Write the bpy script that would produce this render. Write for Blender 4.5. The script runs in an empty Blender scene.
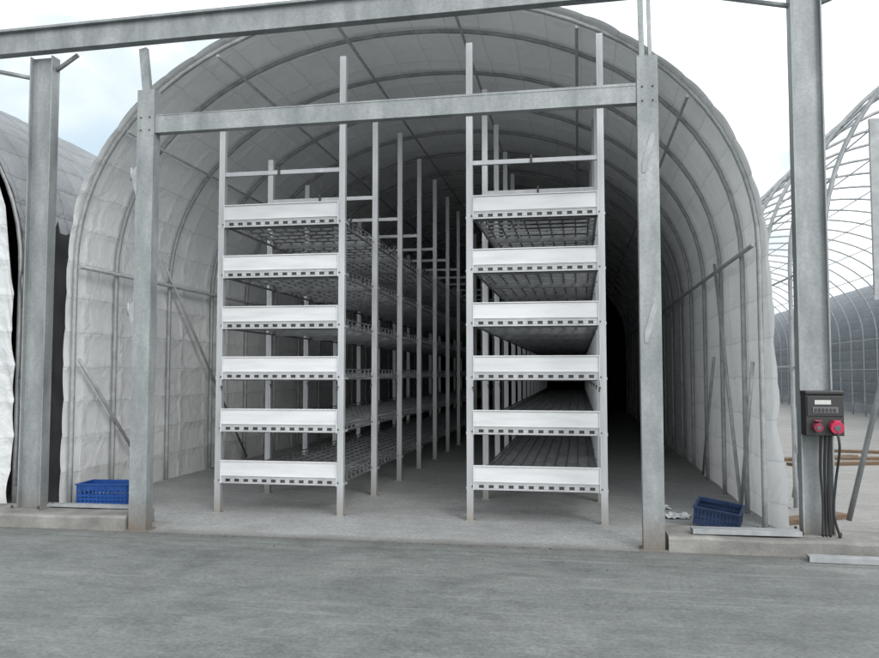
import bpy, math, random
from mathutils import Vector, noise
random.seed(4)
S = bpy.context.scene
COL = S.collection

# ---------------------------------------------------------------- materials
def mat_new(name):
    m = bpy.data.materials.new(name); m.use_nodes = True
    nt = m.node_tree; b = nt.nodes["Principled BSDF"]
    return m, nt, b
def N(nt, t, **kw):
    n = nt.nodes.new(t)
    for k, v in kw.items():
        if k.startswith("i_"):
            n.inputs[k[2:].replace("_", " ")].default_value = v
        else: setattr(n, k, v)
    return n
def ramp(nt, stops):
    r = nt.nodes.new("ShaderNodeValToRGB"); e = r.color_ramp.elements
    while len(e) < len(stops): e.new(0.5)
    for i, (p, c) in enumerate(stops):
        e[i].position = p; e[i].color = (*c, 1) if len(c) == 3 else c
    return r
def mottled(name, stops, scale=3.0, detail=8, rough=0.6, metal=0.0, bump=0.1, bscale=40, stretch=(1,1,1), dirt=None, rr=None, spangle=0):
    m, nt, b = mat_new(name); L = nt.links
    tc = N(nt, "ShaderNodeTexCoord"); mp = N(nt, "ShaderNodeMapping"); mp.inputs["Scale"].default_value = stretch
    oi = N(nt, "ShaderNodeObjectInfo")
    ad = N(nt, "ShaderNodeVectorMath", operation="ADD"); sc = N(nt, "ShaderNodeMath", operation="MULTIPLY"); sc.inputs[1].default_value = 37.0
    L.new(oi.outputs["Random"], sc.inputs[0])
    L.new(tc.outputs["Object"], mp.inputs[0]); L.new(mp.outputs[0], ad.inputs[0]); L.new(sc.outputs[0], ad.inputs[1])
    n = N(nt, "ShaderNodeTexNoise", i_Scale=scale, i_Detail=detail, i_Roughness=0.6)
    L.new(ad.outputs[0], n.inputs["Vector"])
    r = ramp(nt, stops); L.new(n.outputs["Fac"], r.inputs[0])
    out = r.outputs[0]
    if spangle:
        vo = N(nt, "ShaderNodeTexVoronoi", i_Scale=45); L.new(tc.outputs["Object"], vo.inputs["Vector"])
        sp = N(nt, "ShaderNodeSeparateColor"); L.new(vo.outputs["Color"], sp.inputs[0])
        mr = N(nt, "ShaderNodeMapRange"); mr.inputs[3].default_value = 1-spangle; mr.inputs[4].default_value = 1+spangle; L.new(sp.outputs[0], mr.inputs[0])
        vm = N(nt, "ShaderNodeVectorMath", operation="SCALE"); L.new(out, vm.inputs[0]); L.new(mr.outputs[0], vm.inputs["Scale"]); out = vm.outputs[0]
    if dirt:
        g = N(nt, "ShaderNodeNewGeometry"); sx = N(nt, "ShaderNodeSeparateXYZ"); L.new(g.outputs["Position"], sx.inputs[0])
        mr = N(nt, "ShaderNodeMapRange"); mr.inputs[1].default_value = 0.0; mr.inputs[2].default_value = dirt[1]; mr.inputs[3].default_value = 1.3; mr.inputs[4].default_value = 0
        L.new(sx.outputs[2], mr.inputs[0])
        mu = N(nt, "ShaderNodeMath", operation="MULTIPLY"); L.new(mr.outputs[0], mu.inputs[0]); L.new(n.outputs["Fac"], mu.inputs[1])
        mx = N(nt, "ShaderNodeMix", data_type="RGBA"); L.new(mu.outputs[0], mx.inputs[0]); L.new(out, mx.inputs[6]); mx.inputs[7].default_value = (*dirt[0], 1)
        out = mx.outputs[2]
    L.new(out, b.inputs["Base Color"])
    b.inputs["Roughness"].default_value = rough; b.inputs["Metallic"].default_value = metal
    n2 = N(nt, "ShaderNodeTexNoise", i_Scale=bscale, i_Detail=4); L.new(ad.outputs[0], n2.inputs["Vector"])
    bp = N(nt, "ShaderNodeBump"); bp.inputs["Strength"].default_value = bump; bp.inputs["Distance"].default_value = 0.01
    L.new(n2.outputs["Fac"], bp.inputs["Height"]); L.new(bp.outputs[0], b.inputs["Normal"])
    if rr:
        rm = N(nt, "ShaderNodeMapRange"); rm.inputs[3].default_value = rr[0]; rm.inputs[4].default_value = rr[1]
        L.new(n.outputs["Fac"], rm.inputs[0]); L.new(rm.outputs[0], b.inputs["Roughness"])
    return m
GALV = mottled("galvanised_steel", [(0.3, (.165,.183,.19)), (0.5, (.228,.247,.253)), (0.7, (.31,.33,.335))], scale=5, rough=.5, metal=.25, bump=.06, stretch=(1,1,.3), dirt=((.12,.075,.04), .4), rr=(.4,.65), spangle=.08)
GALVD = mottled("weathered_galvanised_tube", [(0.3, (.24,.25,.255)), (0.7, (.38,.395,.40))], scale=9, rough=.5, metal=.2)
TUBEK = mottled("dull_grey_tube", [(0.3, (.22,.235,.245)), (0.7, (.34,.355,.365))], scale=9, rough=.55, metal=.2)
ALU = mottled("aluminium_profile", [(0.3, (.33,.345,.36)), (0.7, (.46,.475,.49))], scale=5, rough=.42, metal=.35, stretch=(1,1,.2), dirt=((.2,.17,.13), .35))
BOARD = mottled("white_aluminium_board", [(0.3, (.49,.503,.515)), (0.55, (.57,.583,.595)), (0.8, (.62,.63,.64))], scale=4, rough=.4, metal=.05, stretch=(.4,1,3), dirt=((.34,.33,.31), .3))
RAIL = mottled("slotted_grey_rail", [(0.3, (.34,.35,.36)), (0.7, (.47,.48,.49))], scale=6, rough=.45, metal=.3)
GRID = mottled("shelf_steel", [(0.3, (.10,.105,.11)), (0.7, (.19,.2,.205))], scale=8, rough=.45, metal=.35)
DARK = mottled("dark_steel_and_slot_shade", [(0.3, (.03,.03,.03)), (0.7, (.07,.07,.07))], rough=.5, metal=.4)
BLACKPL = mottled("black_plastic", [(0.3, (.012,.012,.013)), (0.7, (.025,.025,.027))], rough=.45, bump=.2, bscale=6)
BLACKSH = mottled("shade_black_sheeting", [(0.3, (.012,.012,.013)), (0.7, (.022,.022,.024))], rough=.85, bump=.2, bscale=6)  # black that stands in for deep shade in the tunnel gap and far end
REDPL = mottled("red_plastic", [(0.3, (.42,.02,.07)), (0.7, (.5,.035,.1))], rough=.4)
REDPD = mottled("dull_red_plastic", [(0.3, (.20,.02,.045)), (0.7, (.27,.035,.07))], rough=.45)
BLUEPL = mottled("blue_plastic", [(0.3, (.008,.045,.19)), (0.7, (.015,.075,.28))], scale=9, rough=.4)
BLUEDK = mottled("dusty_dark_blue_plastic", [(0.3, (.010,.022,.06)), (0.7, (.022,.045,.11))], scale=9, rough=.5)
LABEL = mottled("pale_label", [(0.3, (.4,.4,.38)), (0.7, (.5,.5,.48))], scale=20)
GREYPL = mottled("grey_plastic", [(0.3, (.10,.10,.11)), (0.7, (.15,.15,.16))], rough=.4)
CLEARPL = mottled("thin_white_plastic", [(0.3, (.42,.44,.45)), (0.7, (.58,.60,.61))], rough=.3, scale=10)
WOOD = mottled("weathered_wood", [(0.25, (.07,.042,.022)), (0.5, (.13,.085,.05)), (0.8, (.2,.14,.09))], scale=6, rough=.8, stretch=(6,.4,6), bump=.4)
KERB = mottled("kerb_concrete", [(0.25, (.11,.11,.103)), (0.5, (.18,.178,.168)), (0.75, (.26,.257,.243))], scale=3.5, rough=.9, bump=.6, bscale=35)
LEAF = mottled("hedge_leaves", [(0.3, (.035,.06,.02)), (0.7, (.09,.12,.045))], scale=.4, rough=.7)
SOIL = mottled("dirt_crumbs", [(0.3, (.05,.04,.03)), (0.7, (.12,.10,.08))], scale=20, rough=.95)

def tarp(name, c0, c1, seam, seam_gap=.45, vgap=.85, dirt=.35, seamf=.5, trans=None, bump=.5):
    m, nt, b = mat_new(name); L = nt.links
    uv = N(nt, "ShaderNodeUVMap"); uv.uv_map = "UVMap"
    sx = N(nt, "ShaderNodeSeparateXYZ"); L.new(uv.outputs[0], sx.inputs[0])
    tc = N(nt, "ShaderNodeTexCoord")
    wob = N(nt, "ShaderNodeTexNoise", i_Scale=2.2, i_Detail=3); L.new(tc.outputs["Object"], wob.inputs["Vector"])
    def line(out, gap, width):
        a = N(nt, "ShaderNodeMath", operation="MULTIPLY_ADD"); a.inputs[1].default_value = .09; L.new(wob.outputs["Fac"], a.inputs[0]); L.new(out, a.inputs[2])
        p = N(nt, "ShaderNodeMath", operation="PINGPONG"); p.inputs[1].default_value = gap/2; L.new(a.outputs[0], p.inputs[0])
        res = []
        for w_ in (width, .10):
            r = N(nt, "ShaderNodeMapRange"); r.interpolation_type = "SMOOTHSTEP"; r.inputs[1].default_value = 0; r.inputs[2].default_value = w_; r.inputs[3].default_value = 1; r.inputs[4].default_value = 0
            L.new(p.outputs[0], r.inputs[0]); res.append(r.outputs[0])
        return res
    def mxm(a, b_):
        q = N(nt, "ShaderNodeMath", operation="MAXIMUM"); L.new(a, q.inputs[0]); L.new(b_, q.inputs[1]); return q.outputs[0]
    l1, w1 = line(sx.outputs[0], seam_gap, .016); l2, w2 = line(sx.outputs[1], vgap, .012)
    thin = mxm(l1, l2); wide = mxm(w1, w2)
    n = N(nt, "ShaderNodeTexNoise", i_Scale=.9, i_Detail=8, i_Roughness=.62); L.new(tc.outputs["Object"], n.inputs["Vector"])
    r = ramp(nt, [(.3, c0), (.65, c1)]); L.new(n.outputs["Fac"], r.inputs[0])
    mx = N(nt, "ShaderNodeMix", data_type="RGBA"); mm = N(nt, "ShaderNodeMath", operation="MULTIPLY"); mm.inputs[1].default_value = seamf
    L.new(thin, mm.inputs[0]); L.new(mm.outputs[0], mx.inputs[0]); L.new(r.outputs[0], mx.inputs[6]); mx.inputs[7].default_value = (*seam, 1)
    g = N(nt, "ShaderNodeNewGeometry"); sz = N(nt, "ShaderNodeSeparateXYZ"); L.new(g.outputs["Position"], sz.inputs[0])
    mr = N(nt, "ShaderNodeMapRange"); mr.inputs[1].default_value = 0; mr.inputs[2].default_value = .7; mr.inputs[3].default_value = dirt*2; mr.inputs[4].default_value = 0; L.new(sz.outputs[2], mr.inputs[0])
    mu = N(nt, "ShaderNodeMath", operation="MULTIPLY"); L.new(mr.outputs[0], mu.inputs[0]); L.new(n.outputs["Fac"], mu.inputs[1])
    mx2 = N(nt, "ShaderNodeMix", data_type="RGBA"); L.new(mu.outputs[0], mx2.inputs[0]); L.new(mx.outputs[2], mx2.inputs[6]); mx2.inputs[7].default_value = (.42,.41,.39,1)
    L.new(mx2.outputs[2], b.inputs["Base Color"])
    b.inputs["Roughness"].default_value = .45
    pk = N(nt, "ShaderNodeTexNoise", i_Scale=10, i_Detail=4, i_Distortion=.8); L.new(tc.outputs["Object"], pk.inputs["Vector"])
    pm = N(nt, "ShaderNodeMath", operation="MULTIPLY"); L.new(pk.outputs["Fac"], pm.inputs[0]); L.new(wide, pm.inputs[1])
    v = N(nt, "ShaderNodeTexNoise", i_Scale=2.8, i_Detail=7, i_Distortion=1.6, i_Roughness=.52); L.new(tc.outputs["Object"], v.inputs["Vector"])
    a1 = N(nt, "ShaderNodeMath", operation="MULTIPLY_ADD"); a1.inputs[1].default_value = .9*min(1, seamf*2); L.new(pm.outputs[0], a1.inputs[0]); L.new(v.outputs["Fac"], a1.inputs[2])
    a2 = N(nt, "ShaderNodeMath", operation="MULTIPLY_ADD"); a2.inputs[1].default_value = -.8*min(1, seamf*2); L.new(wide, a2.inputs[0]); L.new(a1.outputs[0], a2.inputs[2])
    bp = N(nt, "ShaderNodeBump"); bp.inputs["Strength"].default_value = bump; bp.inputs["Distance"].default_value = .04
    L.new(a2.outputs[0], bp.inputs["Height"]); L.new(bp.outputs[0], b.inputs["Normal"])
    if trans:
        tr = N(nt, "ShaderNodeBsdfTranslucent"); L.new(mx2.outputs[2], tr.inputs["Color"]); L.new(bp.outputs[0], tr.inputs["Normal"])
        mt = N(nt, "ShaderNodeMapRange"); mt.inputs[1].default_value = 9; mt.inputs[2].default_value = 16; mt.inputs[3].default_value = trans[0]; mt.inputs[4].default_value = trans[1]  # translucency fades along the tunnel, painting the dark of the deep interior
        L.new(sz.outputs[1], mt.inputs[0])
        # less translucency on the roof, more on walls: light and shade painted by height
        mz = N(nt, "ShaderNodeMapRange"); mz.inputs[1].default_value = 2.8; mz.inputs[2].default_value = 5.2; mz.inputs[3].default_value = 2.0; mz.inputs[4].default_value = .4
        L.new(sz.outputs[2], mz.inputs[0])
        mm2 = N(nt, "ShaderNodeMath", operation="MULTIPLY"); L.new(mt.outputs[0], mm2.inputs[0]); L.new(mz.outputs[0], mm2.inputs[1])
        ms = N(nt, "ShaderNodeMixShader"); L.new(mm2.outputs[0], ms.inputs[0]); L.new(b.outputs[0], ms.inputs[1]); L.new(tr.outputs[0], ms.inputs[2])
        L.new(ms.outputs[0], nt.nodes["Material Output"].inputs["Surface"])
    return m
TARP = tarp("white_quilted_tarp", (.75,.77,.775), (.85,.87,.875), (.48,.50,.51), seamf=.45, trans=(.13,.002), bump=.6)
TARPC = tarp("white_quilted_curtain", (.48,.50,.51), (.60,.62,.63), (.33,.34,.35), vgap=2.4, seamf=.5, bump=.8)
TARPG = tarp("grey_tarp", (.10,.11,.12), (.18,.195,.205), (.04,.04,.045), vgap=.45, seamf=.8, bump=.9)
TARPB = tarp("blue_grey_tarp", (.05,.065,.08), (.09,.11,.13), (.05,.06,.07), vgap=1.7)

def concrete(name, stops, stain, wet, scale=.5, joints=None, rough=(.55,.9), streak=.1, scuff=0):
    m, nt, b = mat_new(name); L = nt.links
    g = N(nt, "ShaderNodeNewGeometry"); P = g.outputs["Position"]
    n1 = N(nt, "ShaderNodeTexNoise", i_Scale=scale, i_Detail=12, i_Roughness=.74, i_Distortion=.3)
    mp = N(nt, "ShaderNodeMapping"); mp.inputs["Scale"].default_value = (.8, 1.2, 1); L.new(P, mp.inputs[0]); L.new(mp.outputs[0], n1.inputs["Vector"])
    r1 = ramp(nt, stops); L.new(n1.outputs["Fac"], r1.inputs[0])
    n2 = N(nt, "ShaderNodeTexNoise", i_Scale=1.6, i_Detail=15, i_Roughness=.84, i_Distortion=.3); L.new(P, n2.inputs["Vector"])
    r2 = ramp(nt, [(.48, (0,0,0)), (.62, (1,1,1))]); L.new(n2.outputs["Fac"], r2.inputs[0])
    m1 = N(nt, "ShaderNodeMix", data_type="RGBA", blend_type="MULTIPLY"); f = N(nt, "ShaderNodeMath", operation="MULTIPLY"); f.inputs[1].default_value = wet
    L.new(r2.outputs[0], f.inputs[0]); L.new(f.outputs[0], m1.inputs[0]); L.new(r1.outputs[0], m1.inputs[6]); m1.inputs[7].default_value = (*stain, 1)
    n3 = N(nt, "ShaderNodeTexNoise", i_Scale=30, i_Detail=9, i_Roughness=.85); L.new(P, n3.inputs["Vector"])
    r3 = ramp(nt, [(.3, (.5,.5,.5)), (.7, (1.48,1.48,1.48))]); L.new(n3.outputs["Fac"], r3.inputs[0])
    m2 = N(nt, "ShaderNodeMix", data_type="RGBA", blend_type="MULTIPLY"); m2.inputs[0].default_value = 1; L.new(m1.outputs[2], m2.inputs[6]); L.new(r3.outputs[0], m2.inputs[7])
    mp2 = N(nt, "ShaderNodeMapping"); mp2.inputs["Scale"].default_value = (.6, 1.5, 1); mp2.inputs["Rotation"].default_value = (0,0,.35); L.new(P, mp2.inputs[0])
    n4 = N(nt, "ShaderNodeTexNoise", i_Scale=4.0, i_Detail=10, i_Roughness=.78, i_Distortion=.6); L.new(mp2.outputs[0], n4.inputs["Vector"])
    r4 = ramp(nt, [(.35, (1-streak,)*3), (.7, (1+streak,)*3)]); L.new(n4.outputs["Fac"], r4.inputs[0])
    m3 = N(nt, "ShaderNodeMix", data_type="RGBA", blend_type="MULTIPLY"); m3.inputs[0].default_value = 1; L.new(m2.outputs[2], m3.inputs[6]); L.new(r4.outputs[0], m3.inputs[7])
    out = m3.outputs[2]
    if scuff:
        for rot, sc_, lo in ((.2, 1.1, .55), (-.9, .8, .57), (.5, 1.9, .57)):
            mp3 = N(nt, "ShaderNodeMapping"); mp3.inputs["Scale"].default_value = (.3, 5, 1); mp3.inputs["Rotation"].default_value = (0,0,rot); L.new(P, mp3.inputs[0])
            n5 = N(nt, "ShaderNodeTexNoise", i_Scale=sc_, i_Detail=12, i_Roughness=.84, i_Distortion=.4); L.new(mp3.outputs[0], n5.inputs["Vector"])
            r5 = ramp(nt, [(lo, (0,0,0)), (lo+.07, (scuff,)*3)]); L.new(n5.outputs["Fac"], r5.inputs[0])
            m5 = N(nt, "ShaderNodeMix", data_type="RGBA"); L.new(r5.outputs[0], m5.inputs[0]); L.new(out, m5.inputs[6]); m5.inputs[7].default_value = (.245,.26,.252,1); out = m5.outputs[2]
    if joints:
        sx = N(nt, "ShaderNodeSeparateXYZ"); L.new(P, sx.inputs[0])
        for ax, off, gap in joints:
            a = N(nt, "ShaderNodeMath", operation="SUBTRACT"); a.inputs[1].default_value = off; L.new(sx.outputs[ax], a.inputs[0])
            p = N(nt, "ShaderNodeMath", operation="PINGPONG"); p.inputs[1].default_value = gap/2; L.new(a.outputs[0], p.inputs[0])
            r = N(nt, "ShaderNodeMapRange"); r.inputs[1].default_value = .003; r.inputs[2].default_value = .012; r.inputs[3].default_value = .6; r.inputs[4].default_value = 0; L.new(p.outputs[0], r.inputs[0])
            mj = N(nt, "ShaderNodeMix", data_type="RGBA"); L.new(r.outputs[0], mj.inputs[0]); L.new(out, mj.inputs[6]); mj.inputs[7].default_value = (.05,.05,.045,1); out = mj.outputs[2]
        ab = N(nt, "ShaderNodeMath", operation="SUBTRACT"); ab.inputs[1].default_value = 7.66; L.new(sx.outputs[1], ab.inputs[0])
        aa = N(nt, "ShaderNodeMath", operation="ABSOLUTE"); L.new(ab.outputs[0], aa.inputs[0])
        rg = N(nt, "ShaderNodeMapRange"); rg.inputs[1].default_value = .01; rg.inputs[2].default_value = .22; rg.inputs[3].default_value = 1.2; rg.inputs[4].default_value = 0; L.new(aa.outputs[0], rg.inputs[0])
        mg = N(nt, "ShaderNodeMath", operation="MULTIPLY"); mg.use_clamp = True; L.new(rg.outputs[0], mg.inputs[0]); L.new(n2.outputs["Fac"], mg.inputs[1])
        mj = N(nt, "ShaderNodeMix", data_type="RGBA"); L.new(mg.outputs[0], mj.inputs[0]); L.new(out, mj.inputs[6]); mj.inputs[7].default_value = (.10,.097,.09,1); out = mj.outputs[2]
    L.new(out, b.inputs["Base Color"])
    rm = N(nt, "ShaderNodeMapRange"); rm.inputs[1].default_value = .3; rm.inputs[2].default_value = .7; rm.inputs[3].default_value = rough[1]; rm.inputs[4].default_value = rough[0]; L.new(n2.outputs["Fac"], rm.inputs[0]); L.new(rm.outputs[0], b.inputs["Roughness"])
    bp = N(nt, "ShaderNodeBump"); bp.inputs["Strength"].default_value = .5; bp.inputs["Distance"].default_value = .008; L.new(n3.outputs["Fac"], bp.inputs["Height"]); L.new(bp.outputs[0], b.inputs["Normal"])
    return m
FORE = concrete("forecourt_concrete", [(.3, (.098,.109,.105)), (.5, (.142,.154,.149)), (.7, (.19,.202,.196))], (.68,.70,.69), .8, joints=[(1, 7.35, 6.0), (0, -8.3, 12.0)], rough=(.5,.85), streak=.2, scuff=.5)
YARD = concrete("yard_concrete", [(.3, (.22,.22,.21)), (.7, (.30,.295,.285))], (.7,.68,.65), .7, scale=.15, streak=.2)
FLOOR = concrete("tunnel_floor_concrete", [(.3, (.23,.237,.235)), (.7, (.31,.318,.315))], (.78,.77,.76), .6, scale=.8, joints=[(1, 12.0, 6.0)], streak=.12)

# ---------------------------------------------------------------- mesh builder
class MB:
    def __init__(s): s.v = []; s.f = []; s.sm = []; s.mi = []; s.cur = 0
    def add(s, vs, fs, smooth=False):
        o = len(s.v); s.v += [tuple(v) for v in vs]
        for f in fs: s.f.append(tuple(o+i for i in f)); s.sm.append(smooth); s.mi.append(s.cur)
    def box(s, x0, x1, y0, y1, z0, z1):
        s.add([(x0,y0,z0),(x1,y0,z0),(x1,y1,z0),(x0,y1,z0),(x0,y0,z1),(x1,y0,z1),(x1,y1,z1),(x0,y1,z1)],
              [(0,3,2,1),(4,5,6,7),(0,1,5,4),(1,2,6,5),(2,3,7,6),(3,0,4,7)])
    def tube(s, pts, r, n=8, cap=True):
        pts = [Vector(p) for p in pts]; rings = []
        up = None
        for i, p in enumerate(pts):
            d = (pts[min(i+1, len(pts)-1)] - pts[max(i-1, 0)]).normalized()
            if up is None:
                ref = Vector((0,1,0)) if abs(d.y) < .9 else Vector((0,0,1))
                up = (ref - d*ref.dot(d)).normalized()
            else: up = (up - d*up.dot(d)).normalized()
            sd = d.cross(up)
            rings.append([p + (up*math.cos(2*math.pi*k/n) + sd*math.sin(2*math.pi*k/n))*r for k in range(n)])
        vs = [v for rg in rings for v in rg]; fs = []
        for i in range(len(pts)-1):
            for k in range(n):
                fs.append((i*n+k, i*n+(k+1) % n, (i+1)*n+(k+1) % n, (i+1)*n+k))
        s.add(vs, fs, True)
        if cap:
            o = len(s.v) - len(vs)
            s.f.append(tuple(o+k for k in reversed(range(n)))); s.sm.append(False); s.mi.append(s.cur)
            s.f.append(tuple(o+(len(pts)-1)*n+k for k in range(n))); s.sm.append(False); s.mi.append(s.cur)
    def prof(s, poly, p0, p1, ax, ay):
        p0, p1, ax, ay = map(Vector, (p0, p1, ax, ay)); n = len(poly)
        vs = [p0+ax*a+ay*b for a, b in poly] + [p1+ax*a+ay*b for a, b in poly]
        fs = [(i, (i+1) % n, n+(i+1) % n, n+i) for i in range(n)] + [tuple(reversed(range(n))), tuple(range(n, 2*n))]
        s.add(vs, fs)
    def obj(s, name, mats, parent=None, loc=(0,0,0), bevel=0):
        me = bpy.data.meshes.new(name); me.from_pydata(s.v, [], s.f)
        for m in (mats if isinstance(mats, (list, tuple)) else [mats]): me.materials.append(m)
        me.polygons.foreach_set("use_smooth", s.sm); me.polygons.foreach_set("material_index", s.mi); me.update()
        import bmesh
        bm = bmesh.new(); bm.from_mesh(me); bmesh.ops.recalc_face_normals(bm, faces=bm.faces); bm.to_mesh(me); bm.free()
        o = bpy.data.objects.new(name, me); COL.objects.link(o); o.location = loc
        if parent: o.parent = parent
        if bevel:
            b = o.modifiers.new("bevel", "BEVEL"); b.width = bevel; b.segments = 2; b.limit_method = "ANGLE"
        return o
def thing(name, loc, label, cat, group=None):
    o = bpy.data.objects.new(name, None); COL.objects.link(o); o.location = loc; o.empty_display_size = .2
    o["label"] = label; o["category"] = cat
    if group: o["group"] = group
    return o
def tag(o, label, cat, group=None):
    o["label"] = label; o["category"] = cat
    if group: o["group"] = group
    return o
def cp(o, parent=None, loc=None):
    c = o.copy(); COL.objects.link(c)
    if parent is not None: c.parent = parent
    if loc is not None: c.location = loc
    return c
def chan(w, d, t):
    return [(-w/2, -d/2), (w/2, -d/2), (w/2, d/2), (w/2-t, d/2), (w/2-t, -d/2+t), (-w/2+t, -d/2+t), (-w/2+t, d/2), (-w/2, d/2)]
def ibeam(w, d, t):
    h = t/2
    return [(-w/2,-d/2), (-w/2+t,-d/2), (-w/2+t,-h), (w/2-t,-h), (w/2-t,-d/2), (w/2,-d/2), (w/2,d/2), (w/2-t,d/2), (w/2-t,h), (-w/2+t,h), (-w/2+t,d/2), (-w/2,d/2)]

# ---------------------------------------------------------------- ground
def sheet(name, x0, x1, y0, y1, z, mat):
    b = MB(); b.add([(x0,y0,z),(x1,y0,z),(x1,y1,z),(x0,y1,z)], [(0,1,2,3)])
    o = b.obj(name, mat); o["kind"] = "structure"; return o
sheet("ground", -600, 600, -600, 600, 0, YARD)
sheet("forecourt", -60, 60, -30, 7.66, .005, FORE)
b = MB(); b.box(-4.5, .6, 7.66, 34.5, -.1, .0095); b.box(-6.5, 2.1, 8.25, 34.5, -.1, .006)
o = b.obj("tunnel_floor", FLOOR); o["kind"] = "structure"
def kerb(x0, x1):
    b = MB(); n = int((x1-x0)/.12)
    secs = []
    for i in range(n+1):
        x = x0+(x1-x0)*i/n
        j = lambda k: noise.noise(Vector((x*1.7, k*5.3, 0)))*.014+noise.noise(Vector((x*8, k*5.3, 2)))*.006
        secs.append([(x, 7.66+j(1), -.05), (x, 7.665+j(1), .125+j(2)), (x, 7.69+j(3), .15+j(2)), (x, 8.24, .15+j(4)), (x, 8.26+j(5), -.05)])
    vs = [v for s in secs for v in s]; fs = []
    for i in range(n):
        for k in range(4): fs.append((i*5+k, i*5+k+1, (i+1)*5+k+1, (i+1)*5+k))
    fs += [(0,1,2,3,4), tuple(n*5+k for k in range(5))]
    b.add(vs, fs)
    o = b.obj("kerb", KERB); o["kind"] = "structure"; return o
kerb(-30, -4.75); kerb(.82, 30)

# ---------------------------------------------------------------- tunnels
HW, ZS, RH, EX = 4.16, 3.0, 3.2, 2.1
def profile(off=0.0, n=48):
    pts = []
    a, h = HW+off, RH+off
    pts += [(-a, z) for z in [0, .5, 1, 1.5, 2, 2.5]]
    e = 2/EX
    for i in range(n+1):
        t = math.pi*(1-i/n); c, s_ = math.cos(t), math.sin(t)
        pts.append((math.copysign(abs(c)**e, c)*a, ZS+(abs(s_)**e)*h))
    pts += [(a, z) for z in [2.5, 2, 1.5, 1, .5, 0]]
    return pts
def resample(pts, step):
    P = [Vector((x, z)) for x, z in pts]; cum = [0]
    for i in range(1, len(P)): cum.append(cum[-1]+(P[i]-P[i-1]).length)
    T = cum[-1]; n = int(round(T/step)); out = []
    j = 0
    for i in range(n+1):
        s = T*i/n
        while j < len(P)-2 and cum[j+1] < s: j += 1
        f = (s-cum[j])/max(1e-9, cum[j+1]-cum[j]); out.append((P[j].lerp(P[j+1], min(1, f)), s))
    return out
def cover(name, y0, y1, mat, parent, seed=0, front_flare=True, step=.075, ystep=.1, amp=1.0, flare=1.0):
    rs = resample(profile(.02), step); ny = int((y1-y0)/ystep)
    vs, uvs = [], []
    n = len(rs)
    nrm = []
    for i in range(n):
        a = rs[max(0, i-1)][0]; c = rs[min(n-1, i+1)][0]; d = (c-a).normalized(); nrm.append(Vector((-d.y, d.x)))
    for j in range(ny+1):
        y = y0+(y1-y0)*j/ny
        for i in range(n):
            p, s = rs[i]; o = nrm[i]
            pil = (abs(math.sin(math.pi*s/.45))**.6)*.014*(abs(math.sin(math.pi*y/.85))**.4)
            wr = noise.noise(Vector((s*1.1+seed, y*.9, seed)))*.018 + noise.noise(Vector((s*3.5+seed, y*3.1, 3)))*.009
            low = max(0, 1-p.y/1.6)*(1 if p.x > 0 else .3)
            d = pil+wr*amp + .03 + low*(noise.noise(Vector((s*1.5, y*1.1, 9+seed)))*.05+.02)
            if front_flare:
                fr = max(0, 1-(y-y0)/.35)
                right = 1 if p.x > 0 else 0
                d += flare*fr*(.13*right*max(0, 1-p.y/3.6)*(1+1.0*noise.noise(Vector((s*1.4, y*2, 5+seed)))))
            q = p + o*d
            yy = y + (0 if j else noise.noise(Vector((s*1.4, seed, 1)))*(.07 if p.x > 0 and p.y < 4 else .03))
            z = q.y if i not in (0, n-1) else -.05
            vs.append((q.x, yy, z)); uvs.append((s, y))
    fs = [(j*n+i, j*n+i+1, (j+1)*n+i+1, (j+1)*n+i) for j in range(ny) for i in range(n-1)]
    me = bpy.data.meshes.new(name); me.from_pydata(vs, [], fs); me.materials.append(mat)
    uvl = me.uv_layers.new(name="UVMap")
    for l in me.loops: uvl.data[l.index].uv = uvs[l.vertex_index]
    me.polygons.foreach_set("use_smooth", [True]*len(fs)); me.update()
    o = bpy.data.objects.new(name, me); COL.objects.link(o); o.parent = parent
    return o
def endwall(name, y, mat, parent, wr=.04, off=0):
    b = MB()
    rows = 48; vs = []
    cols = 80; H = HW+off
    for r in range(rows+1):
        f = r/rows
        for c in range(cols+1):
            x = -H+2*H*c/cols
            ax = min(1, abs(x)/H); zt = ZS+(RH+off)*(max(0, 1-ax**EX))**(1/EX)
            zz = -.05+(zt+.05)*f
            fold = noise.noise(Vector((x*2.2, f*.5, y)))*wr+noise.noise(Vector((x*.8, f*1.6, y+4)))*wr-abs(math.sin(math.pi*zz/.45))**.6*wr*.25
            vs.append((x+(noise.noise(Vector((f*6, 1, y)))*wr*.3 if abs(x) > H-.01 else 0), y+fold, zz))
    fs = [(r*(cols+1)+c, r*(cols+1)+c+1, (r+1)*(cols+1)+c+1, (r+1)*(cols+1)+c) for r in range(rows) for c in range(cols)]
    b.add(vs, fs, True)
    o = b.obj(name, mat, parent); uvl = o.data.uv_layers.new(name="UVMap")
    for l in o.data.loops:
        v = o.data.vertices[l.vertex_index].co; uvl.data[l.index].uv = (v.z, v.x)
    return o
def hoops(parent, ys, r=.032, base=None):
    pr = profile(0, 36); b = MB(); b.tube([(x, 0, z) for x, z in pr], r, 8)
    for sx in (-1, 1): b.box(sx*HW-.07, sx*HW+.07, -.07, .07, 0, .012)
    first = None
    for y in ys:
        if first is None: first = b.obj("hoop", base or GALVD, parent, (0, y, 0))
        else: cp(first, parent, (0, y, 0))
    return first
def pt_at(frac):
    rs = resample(profile(0, 36), .05); return rs[int(frac*(len(rs)-1))][0]
def purlins(parent, fr, y0, y1, r=.022, mat=None, inset=.05):
    for f in fr:
        p = pt_at(f); c = Vector((0, 2.5)); q = p+(c-p).normalized()*inset
        b = MB(); b.tube([(0, 0, 0), (0, y1-y0, 0)], r, 8)
        b.obj("purlin", mat or GALVD, parent, (q.x, y0, q.y))

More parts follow.
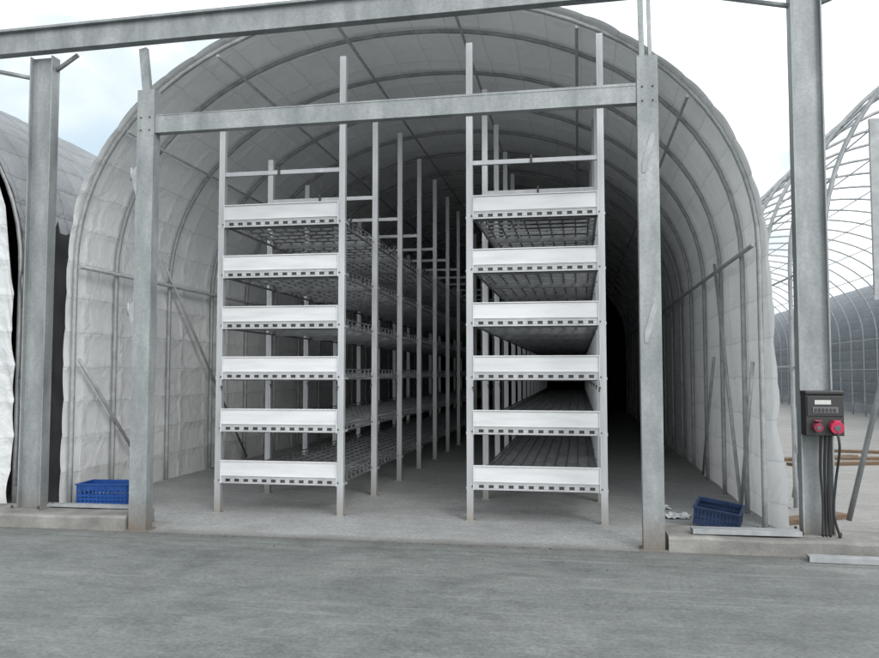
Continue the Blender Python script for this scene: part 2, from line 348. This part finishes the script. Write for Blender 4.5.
CX = -2.19
Y0 = 9.0
T = thing("polytunnel", (CX, 0, 0), "open white tarpaulin growing tunnel on curved steel hoops", "tunnel")
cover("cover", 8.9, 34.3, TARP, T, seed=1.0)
endwall("end_wall", 34.1, BLACKSH, T, off=.3)  # end wall coloured black to paint the darkness at the far end
ys = [Y0]+[9.9+1.45*i for i in range(0, 17)]
hoops(T, ys, r=.03)
purlins(T, [.175, .825], Y0, 34, r=.026)
purlins(T, [.28, .37, .455, .545, .63, .72], Y0, 34, r=.02)
def brace(parent, p, q, r=.022, mat=None, name="brace"):
    b = MB(); p = Vector(p); q = Vector(q); b.tube([(0,0,0), q-p], r, 8); return b.obj(name, mat or GALVD, parent, p)
for s in (-1, 1):
    xw = s*(HW-.07)
    if s < 0:
        brace(T, (xw, 9.02, 1.85), (xw, 10.8, .08))
        brace(T, (xw, 11.0, 3.42), (xw, 14.2, .08))
    else:
        brace(T, (xw, 9.1, 1.8), (xw, 9.9, .08))
        brace(T, (xw, 9.9, .08), (xw, 11.4, 3.2))
        brace(T, (xw, 11.6, 1.9), (xw, 12.8, .1))

T2 = thing("polytunnel", (-11.22, 0, 0), "closed growing tunnel with grey folded cover and white quilted front", "tunnel")
cover("cover", 8.85, 34.3, TARPG, T2, seed=7, ystep=.2, step=.12, amp=2.2, flare=0)
hoops(T2, [8.9, 9.6])
endwall("front_curtain", 8.70, TARPC, T2, wr=.14, off=.04)
endwall("end_wall", 34.2, TARPG, T2)

T3 = thing("tunnel_frame", (6.8, 0, 0), "bare steel tunnel frame of curved hoops without cover", "tunnel frame")
hoops(T3, [9.0+1.4*i for i in range(36)], r=.027, base=TUBEK)
purlins(T3, [.1, .165, .22, .28, .34, .4, .46, .52, .58, .64, .7, .77, .835, .9], 9.0, 58.0, r=.014, mat=TUBEK, inset=.03)
brace(T3, (-HW+.05, 10.7, .1), (-HW+.05, 9.1, 3.0), mat=TUBEK)
brace(T3, (-HW+.05, 13.9, 3.2), (-HW+.05, 12.5, .1), mat=TUBEK)
brace(T3, (-HW+.2, 9.1, .1), (-HW+1.22, 9.05, 4.3), mat=GALV, r=.03)
b = MB(); b.box(-.07, .07, -.02, .02, 2.5, 4.4); b.box(-.08, .08, -.03, -.0205, 2.45, 2.5); b.obj("gable_panel", TUBEK, T3, (-3.64, 8.9, 0), bevel=.004)
b = MB(); b.prof(chan(.05,.05,.006), (0,0,0), (0,0,4.45), (1,0,0), (0,1,0)); b.obj("gable_post", GALV, T3, (-3.50, 8.96, 0))
T4 = thing("polytunnel", (16.0, 0, 0), "long blue-grey covered growing tunnel", "tunnel")
cover("cover", 9.0, 75, TARPB, T4, seed=12, ystep=.5, step=.2, flare=.2)
endwall("front_wall", 9.3, TARPB, T4); endwall("rear_wall", 74.8, TARPB, T4)

b = MB(); vs = []
for r in range(40):
    f = r/39
    for c in range(8):
        wl = -.28; wr_ = .20
        vs.append((wl+(wr_-wl)*c/7, noise.noise(Vector((c*.6, r*.25, 2)))*.07, .02+(3.5+.25*noise.noise(Vector((c*.5, 3, 3))))*f))
b.add(vs, [(r*8+c, r*8+c+1, (r+1)*8+c+1, (r+1)*8+c) for r in range(39) for c in range(7)], True)
tag(b.obj("gap_shade_sheet", BLACKSH, loc=(-6.70, 9.2, 0)), "added black sheet standing in for the shade between two tunnels", "shade sheet")  # added sheet: its black paints the shade of the narrow gap

# ---------------------------------------------------------------- shelving racks
BAY, NB, FY = 1.53, 14, 8.9
def rack(x0, x1, tall_side, ztall, zlow, label):
    W = x1-x0; R = thing("mushroom_rack", ((x0+x1)/2, FY, 0), label, "shelving rack", "aluminium shelving racks in the tunnel")
    hw = W/2; pw = .074
    def post_mesh(h):
        b = MB(); b.prof(chan(pw, .066, .012), (0,0,.012), (0,0,h), (1,0,0), (0,1,0))
        b.box(-.009, .009, -.0365, -.0335, .1, h-.02)
        b.box(-.055, .055, -.05, .05, .008, .02)
        return b
    def bolt_heads(b, side):
        b.cur = 1
        for i in range(6):
            z = .525+.62*i-.13
            b.tube([(-side*.025, -.045, z), (-side*.025, -.032, z)], .009, 6)
        b.box(-side*.041-.012, -side*.041+.012, -.05, -.034, 1.50, 1.525); b.tube([(-side*.046,-.043,1.47), (-side*.046,-.043,1.50)], .008, 6)
        b.cur = 0
        for i in range(6):
            z = .525+.62*i-.1
            b.box(-side*.038-.006, -side*.038+.006, -.03, .09, z-.075, z+.03)
            b.box(side*.038-.006, side*.038+.006, -.03, .12, z-.06, z-.035)
    for side in (-1, 1):
        h = ztall if (side == tall_side or tall_side == 0) else zlow
        b = post_mesh(h); bolt_heads(b, side)
        x = side*(hw-pw/2)
        first = b.obj("post", [ALU, DARK], R, (x, 0, 0))
        for k in range(1, NB+1): cp(first, R, (x, k*BAY, 0))
    b = MB(); iw = hw-pw
    b.box(-iw, iw, -.02, .02, 4.095, 4.145); b.cur = 1; b.box(-.045, -.02, -.04, -.021, 4.085, 4.185)
    first = b.obj("crossbar", [ALU, DARK], R, (0,0,0))
    for k in range(1, NB+1): cp(first, R, (0, k*BAY, 0))
    Ls = NB*BAY
    b = MB()
    for side in (-1, 1):
        xa = side*(iw-.008); xb = side*(iw-.032)
        X0, X1 = min(xa, xb), max(xa, xb)
        b.box(X0, X1, .02, Ls, -.170, -.148); b.box(X0+.004, X1-.004, .02, Ls, -.098, -.09); b.box(X0+.004, X1-.004, .02, Ls, -.05, -.038)
        k = 0
        while k*BAY/8 < Ls-.1:
            y = .05+k*BAY/8
            b.box(X0+.003, X1-.003, y, y+.012, -.1478, -.0982)
            b.box(X0+.006, X1-.006, y, y+.012, -.0898, -.0502); k += 1
    ns = 9
    for k in range(ns):
        x = -iw+.10+(2*iw-.20)*k/(ns-1)
        b.box(x-.008, x+.008, .03, Ls, -.115, -.102)
    y = .06; k = 0
    while y < Ls:
        h = .18 if k % 6 == 0 else .128
        b.box(-iw+.033, iw-.033, y, y+.026, -h, -.0985); y += BAY/6; k += 1
    smesh = b
    e = MB(); g = iw-.006; yb = -.03
    e.box(-g, g, yb, yb+.012, -.080, .095)
    e.box(-g, g, yb-.014, yb+.02, .0955, .108)
    e.box(-g, g, yb-.01, yb-.0005, -.078, -.068)
    nt_ = 12
    e.cur = 2
    e.box(-g, g, yb-.004, yb+.022, -.092, -.0805)
    e.box(-g, g, yb+.0, yb+.008, -.112, -.0925)
    e.box(-g, g, yb+.0, yb+.008, -.168, -.148)
    for i in range(nt_+1):
        x = -g+.03+(2*g-.06)*i/nt_
        e.box(x-.028, x+.028, yb+.0, yb+.008, -.1475, -.1125)
    e.cur = 1
    for i in range(nt_):
        x = -g+.03+(2*g-.06)*(i+.5)/nt_
        e.box(x-.03, x+.03, yb+.010, yb+.018, -.155, -.108)  # dark blocks behind the slots paint the shadow seen through them
    for sx in (-1, 1):
        e.cur = 0; e.box(sx*g-.004, sx*g+.004, yb-.02, yb+.02, -.172, .108)
    sh0 = eb0 = None
    for i in range(6):
        z = .525+.62*i
        if sh0 is None:
            sh0 = smesh.obj("shelf", GRID, R, (0, 0, z)); eb0 = e.obj("end_board", [BOARD, DARK, RAIL], sh0, (0, 0, 0), bevel=.002)
        else:
            s2 = cp(sh0, R, (random.uniform(-.002,.002), random.uniform(-.01,.01), z+random.uniform(-.008,.008)))
            e2 = cp(eb0, s2, (0,0,0)); e2.rotation_euler = (random.uniform(-.05,.05), random.uniform(-.003,.003), random.uniform(-.005,.005))
    return R
rack(-4.33, -2.72, 1, 5.5, 4.72, "six-tier aluminium growing rack with white end boards")
rack(-1.26, .31, 0, 5.55, 5.2, "six-tier aluminium growing rack with grid shelves")

# ---------------------------------------------------------------- outer steel frame
F = thing("steel_gantry", (-1.98, 8.0, 0), "large galvanised steel gantry in front of the tunnel", "steel frame")
def hpost(x, top):
    b = MB(); b.prof(ibeam(.29, .14, .016), (0,0,.15), (0,0,top), (1,0,0), (0,1,0))
    b.box(-.19, .19, -.15, .15, .14, .165)
    b.cur = 1
    for sx in (-1,1):
        for sy in (-1,1): b.tube([(sx*.165, sy*.12, .16), (sx*.165, sy*.12, .2)], .014, 6)
    return b.obj("post", [GALV, DARK], F, (x, 0, 0), bevel=.003)
hpost(-4.13, 5.36); hpost(4.2, 5.48)
b = MB()
b.prof(chan(.25, .12, .012), (-8.5, 0, 5.46), (6.5, 0, 5.66), (0,0,1), (0,1,0))
b.prof([(-.015,-.03),(.015,-.03),(.015,.03),(-.015,.03)], (-8.5, -.085, 5.59), (6.5, -.085, 5.79), (0,0,1), (0,1,0))
b.obj("beam", GALV, F, (0, -.08, 0), bevel=.003)
for (p, q) in [((-4.02, .02, 5.2), (-3.72, .02, 5.38)), ((-4.29, .02, 5.14), (-5.2, .02, 5.36)), ((4.33, .0, 5.3), (4.9, .0, 5.52)), ((4.07, .0, 5.3), (3.4, .3, 5.6)), ((-4.3, .1, 5.2), (-5.0, 1.2, 5.3))]:
    brace(F, p, q, r=.026, mat=GALV)

G = thing("door_portal", (-1.97, 7.76, 0), "galvanised steel door portal of two posts and a crossbeam", "portal frame")
def ppost(x, sgn):
    b = MB(); b.prof(chan(.2, .14, .01), (0,0,.005), (0,0,4.78), (1,0,0), (0,1,0))
    b.box(-.13, .13, -.1, .1, .002, .02)
    b.cur = 1
    for z in (4.33, 4.47):
        for xx in (-.05, .05): b.tube([(xx, -.08, z), (xx, -.068, z)], .010, 6)
    return b.obj("post", [GALV, DARK], G, (x, 0, 0), bevel=.003)
pl = ppost(-2.66, -1); pr_ = ppost(2.66, 1)
b = MB(); b.prof(chan(.2, .1, .01), (-2.56, 0, 4.40), (2.56, 0, 4.42), (0,0,1), (0,1,0))
b.box(-2.55, 2.55, -.0545, -.0505, 4.488, 4.5)
b.obj("crossbeam", GALV, G, (0, .0, 0), bevel=.003)
for x, sx, zz in [(-2.66, -1, (3.78, 2.3)), (2.66, 1, (3.8, 2.15))]:
    for z in zz:
        b = MB()
        if sx < 0:
            b.add([(-.10,-.075,-.16),(-.085,-.075,-.16),(-.085,-.075,.16),(-.15,-.075,.1),(-.15,-.075,.04),(-.10,-.06,-.16),(-.085,-.06,-.16),(-.085,-.06,.16),(-.15,-.06,.1),(-.15,-.06,.04)],
                  [(0,1,2,3,4),(5,6,7,8,9),(0,1,6,5),(1,2,7,6),(2,3,8,7),(3,4,9,8),(4,0,5,9)])
            b.tube([(-.155,-.065,.0),(-.155,-.065,.14)], .014, 8)
        else:
            b.add([(-.06,-.078,-.18),(-.03,-.078,-.18),(.06,-.078,.14),(.06,-.078,.2),(.02,-.078,.2),(-.06,-.078,-.08),(-.06,-.0705,-.18),(-.03,-.0705,-.18),(.06,-.0705,.14),(.06,-.0705,.2),(.02,-.0705,.2),(-.06,-.0705,-.08)],
                  [(0,1,2,3,4,5),(6,7,8,9,10,11)]+[(i,(i+1)%6,6+(i+1)%6,6+i) for i in range(6)])
        b.obj("bracket", TUBEK, G, (x, 0, z))
b = MB(); b.prof(chan(.09, .06, .008), (-2.66, 0, 4.6), (-2.86, .2, 5.36), (1,0,.2), (0,1,0)); b.obj("hanger", GALV, G)
b = MB(); b.prof(chan(.05, .05, .006), (2.62, 0.02, 4.6), (2.62, .16, 5.5), (1,0,0), (0,1,0)); b.prof(chan(.035, .05, .006), (2.70, 0.02, 4.6), (2.70, .16, 5.5), (1,0,0), (0,1,0)); b.obj("hanger", GALV, G)

# ---------------------------------------------------------------- electric box with sockets and cables
E = thing("socket_box", (2.24, 7.89, 1.28), "black electric distribution box with two red sockets on a steel post", "electric box")
b = MB(); b.box(-.165, .165, -.14, .035, -.18, .2); b.box(-.155, .155, -.152, -.1405, -.0, .185); b.obj("housing", BLACKPL, E, bevel=.01)
b = MB(); b.box(-.17, .17, -.16, .035, .2015, .235); b.obj("lid", BLACKPL, E, bevel=.008)
b = MB(); b.box(-.09, .05, -.158, -.153, .11, .15); b.obj("label_plate", LABEL, E)
b = MB(); b.box(-.11, .11, -.162, -.153, .03, .085)
b.cur = 1
for i in range(6): b.box(-.095+.033*i, -.075+.033*i, -.17, -.1625, .04, .075)
b.obj("breaker_window", [GREYPL, DARK], E, bevel=.002)
for x, r, mt in ((-.075, .040, REDPD), (.085, .058, REDPL)):
    b = MB(); b.tube([(x, -.14, -.09), (x, -.2, -.1), (x, -.215, -.103)], r, 20)
    b.cur = 1; b.tube([(x, -.2152, -.103), (x, -.222, -.105)], r*.5, 16); b.cur = 0; b.box(x-.03, x+.03, -.215, -.15, -.045, -.034)
    b.obj("socket", [mt, GREYPL], E, bevel=.003)
def cable(pts, r=.011):
    P = [Vector(p) for p in pts]; out = []
    for i in range(len(P)-1):
        p0 = P[max(0,i-1)]; p1 = P[i]; p2 = P[i+1]; p3 = P[min(len(P)-1,i+2)]
        for k in range(8):
            t = k/8; out.append(.5*((2*p1)+(-p0+p2)*t+(2*p0-5*p1+4*p2-p3)*t*t+(-p0+3*p1-3*p2+p3)*t**3))
    out.append(P[-1]); b = MB(); b.tube(out, r, 8); return b.obj("cable", BLACKPL, E)
cable([(-.02,-.07,-.18),(-.02,-.03,-.5),(-.005,-.03,-.8),(-.015,-.03,-1.12)], .013)
cable([(.02,-.07,-.18),(.015,-.03,-.5),(.02,-.03,-.8),(.015,-.03,-1.12)], .013)
cable([(.06,-.07,-.18),(.05,-.04,-.45),(.045,-.03,-.85),(.05,-.03,-1.12)], .015)
cable([(.085,-.2,-.14),(.1,-.2,-.3),(.09,-.1,-.6),(.075,-.07,-.9),(.13,-.05,-1.12)], .012)

# ---------------------------------------------------------------- crates
def crate(x, y, rot, label, z=.016, L=.6, W=.4, H=.27, mat=None):
    b = MB(); t = .012; a, c = L/2, W/2
    b.box(-a, a, -c, c, 0, t)
    for (z0, z1) in ((t+.0005, .07), (.085, .115), (.13, .16), (H-.08, H-.0155)):
        b.box(-a, a, -c, -c+t, z0, z1); b.box(-a, a, c-t, c, z0, z1); b.box(-a, -a+t, -c+t, c-t, z0, z1); b.box(a-t, a, -c+t, c-t, z0, z1)
    n = 13
    for i in range(n):
        xx = -a+.006+(L-.012)*i/(n-1)
        b.box(xx-.009, xx+.009, -c-.004, -c+t-.002, t, H-.016); b.box(xx-.009, xx+.009, c-t+.002, c+.004, t, H-.016)
    for i in range(8):
        yy = -c+.02+(W-.04)*i/7
        b.box(-a-.004, -a+t-.002, yy-.009, yy+.009, t, H-.016); b.box(a-t+.002, a+.004, yy-.009, yy+.009, t, H-.016)
    b.box(-a-.015, a+.015, -c-.015, -c+.01, H-.015, H); b.box(-a-.015, a+.015, c-.01, c+.015, H-.015, H)
    b.box(-a-.015, -a+.01, -c+.0105, c-.0105, H-.015, H); b.box(a-.01, a+.015, -c+.0105, c-.0105, H-.015, H)
    o = b.obj("crate", mat or BLUEPL, loc=(x, y, z)); o.rotation_euler = rot; tag(o, label, "crate", "blue crates beside the tunnel walls"); return o
crate(-5.88, 9.12, (0,0,.08), "bright blue slatted plastic crate by the tunnel wall", z=.008, L=.64, H=.29)
crate(1.47, 8.95, (.16, .13, -.3), "dusty dark blue plastic crate tilted beside crumpled plastic", z=.055, L=.46, W=.34, H=.2, mat=BLUEDK)

def scrap(x, y, s, seed, mat=CLEARPL):
    b = MB(); n = 12; vs = []
    for i in range(n):
        for j in range(n):
            u = (i/(n-1)-.5); v = (j/(n-1)-.5); k = 1-1.2*(u*u+v*v)
            vs.append((u*s+noise.noise(Vector((u*7,v*7,seed)))*s*.2, v*s+noise.noise(Vector((u*7,v*7,seed+5)))*s*.2, .012+max(0, k)*s*.16*abs(noise.noise(Vector((u*8,v*8,seed+9))))*2))
    b.add(vs, [(i*n+j, i*n+j+1, (i+1)*n+j+1, (i+1)*n+j) for i in range(n-1) for j in range(n-1)])
    o = b.obj("plastic_scrap", mat, loc=(x, y, .004)); tag(o, "crumpled scrap of thin white plastic on the floor", "plastic scrap", "plastic scraps on the tunnel floor")
scrap(1.12, 9.5, .28, 1); scrap(1.66, 9.85, .35, 3); scrap(1.0, 10.1, .2, 6)

def loose(name, x0, x1, y, z, w, h, label, mat, cat, rz=0, prof="c"):
    b = MB(); L = x1-x0
    if prof == "c": b.prof(chan(w, h, .006), (-L/2,0,h/2), (L/2,0,h/2), (0,1,0), (0,0,-1))
    else: b.box(-L/2, L/2, -w/2, w/2, 0, h)
    o = b.obj(name, mat, loc=((x0+x1)/2, y, z), bevel=.002); o.rotation_euler[2] = rz; tag(o, label, cat); return o
loose("steel_channel", 1.05, 2.03, 7.86, .162, .16, .045, "galvanised steel channel lying on the kerb", TUBEK, "steel channel", .03)
loose("steel_channel", 2.0, 3.6, 7.5, .008, .12, .05, "galvanised steel channel lying on the concrete against the kerb", TUBEK, "steel channel", -.03)
loose("steel_channel", -6.0, -4.85, 8.12, .162, .12, .03, "short steel channel lying on the kerb", TUBEK, "steel channel", .02)
for i, (x, y, rz, L) in enumerate([(4.9, 15.5, .3, 2.4), (5.1, 15.9, .15, 2.2), (4.6, 16.4, .5, 1.8), (2.6, 9.6, .6, 1.0), (2.75, 9.9, 1.1, .8), (6.1, 17.8, -.2, 2.5)]):
    loose("timber_plank", x-L/2, x+L/2, y, .003+.05*(i == 1), .2, .05, "weathered brown timber plank on the yard", WOOD, "plank", rz, "b")
for k, (x, y) in enumerate(((4.0, 24.0), (5.6, 27.5))):
    Pn = thing("pallet", (x, y, 0), "wooden pallet lying on the yard", "pallet", "pallets on the yard")
    b = MB()
    for i in range(7): b.box(-.6+i*.18, -.6+i*.18+.12, -.4, .4, .12, .142)
    b.obj("deck", WOOD, Pn)
    for yy in (-.38, -.05, .28):
        b = MB(); b.box(-.6, .6, yy, yy+.1, 0.02, .119); b.obj("runner", WOOD, Pn)

b = MB()
for i in range(260):
    x = random.uniform(-4.4, .6) if random.random() < .6 else random.uniform(-7, 4)
    y = 7.62-abs(random.gauss(0, .05)) if random.random() < .9 else random.uniform(6.8, 7.6)
    s = random.uniform(.003, .010)
    if y > 7.6: y = 7.6
    vs = [(x+random.uniform(-s,s)*1.5, y+random.uniform(-s,s)*1.5, .005+random.uniform(0,s)) for _ in range(3)]
    c = (x, y, .006+s)
    b.add([*vs, c], [(0,1,2),(0,1,3),(1,2,3),(2,0,3)])
o = b.obj("dirt", SOIL); o["kind"] = "stuff"; o["label"] = "small dirt crumbs along the edge of the slab"; o["category"] = "dirt"

b = MB()
for i in range(9000):
    x = random.uniform(-40, 140); h = 4.2+1.8*noise.noise(Vector((x*.12, 0, 0)))+1.2*noise.noise(Vector((x*.5, 3, 0)))
    z = random.random()**.7*h; y = 120+random.uniform(-1.5, 1.5)*(1-z/h*.6); s = random.uniform(.25, .55)
    d = [Vector((random.gauss(0,1), random.gauss(0,1), random.gauss(0,1))).normalized()*s for _ in range(2)]
    c = Vector((x, y, z)); b.add([c-d[0], c-d[1], c+d[0], c+d[1]], [(0,1,2,3)])
o = b.obj("hedge", LEAF); o["kind"] = "stuff"; o["label"] = "distant green hedge beyond the yard"; o["category"] = "hedge"

# ---------------------------------------------------------------- world, sun, camera
SE, SR = math.radians(32), math.radians(145)
w = bpy.data.worlds.new("World"); S.world = w; w.use_nodes = True; nt = w.node_tree; L = nt.links
bg = nt.nodes["Background"]; sky = N(nt, "ShaderNodeTexSky"); sky.sky_type = "NISHITA"; sky.sun_disc = False; sky.sun_elevation = SE; sky.sun_rotation = SR
tc = N(nt, "ShaderNodeTexCoord"); mp = N(nt, "ShaderNodeMapping"); mp.inputs["Scale"].default_value = (1, 1, 2.2); L.new(tc.outputs["Generated"], mp.inputs[0])
cn = N(nt, "ShaderNodeTexNoise", i_Scale=2.6, i_Detail=8, i_Roughness=.55, i_Distortion=.3); L.new(mp.outputs[0], cn.inputs["Vector"])
sp = N(nt, "ShaderNodeSeparateXYZ"); L.new(tc.outputs["Generated"], sp.inputs[0])
a1 = N(nt, "ShaderNodeMath", operation="MULTIPLY_ADD"); a1.inputs[1].default_value = .24; L.new(sp.outputs[0], a1.inputs[0]); L.new(cn.outputs["Fac"], a1.inputs[2])
a2 = N(nt, "ShaderNodeMath", operation="MULTIPLY_ADD"); a2.inputs[1].default_value = -.12; L.new(sp.outputs[1], a2.inputs[0]); L.new(a1.outputs[0], a2.inputs[2])
cc = ramp(nt, [(.18, (5.6,6.9,7.8)), (.36, (7.7,8.4,8.7)), (.47, (12.5,12.9,13.2)), (.62, (20,20.2,20.3))]); L.new(a2.outputs[0], cc.inputs[0])
mx = N(nt, "ShaderNodeMix", data_type="RGBA"); mx.inputs[0].default_value = .93; L.new(sky.outputs[0], mx.inputs[6]); L.new(cc.outputs[0], mx.inputs[7])
L.new(mx.outputs[2], bg.inputs[0]); bg.inputs[1].default_value = .125
sd = bpy.data.lights.new("sun", "SUN"); sd.energy = 1.5; sd.angle = math.radians(20); sd.color = (1, .985, .96)
so = bpy.data.objects.new("sun", sd); COL.objects.link(so)
d = Vector((math.sin(SR)*math.cos(SE), math.cos(SR)*math.cos(SE), math.sin(SE)))
so.rotation_euler = d.to_track_quat("Z", "Y").to_euler()
so.location = d*30

cam = bpy.data.cameras.new("camera"); co = bpy.data.objects.new("camera", cam); COL.objects.link(co)
cam.sensor_width = 36; cam.lens = 36*780/879; cam.clip_end = 2000
co.location = (0, 0, 1.68); co.rotation_euler = (math.radians(90+3.23), 0, math.radians(10.07))
S.camera = co
S.view_settings.view_transform = "Standard"; S.view_settings.look = "None"; S.view_settings.exposure = 0
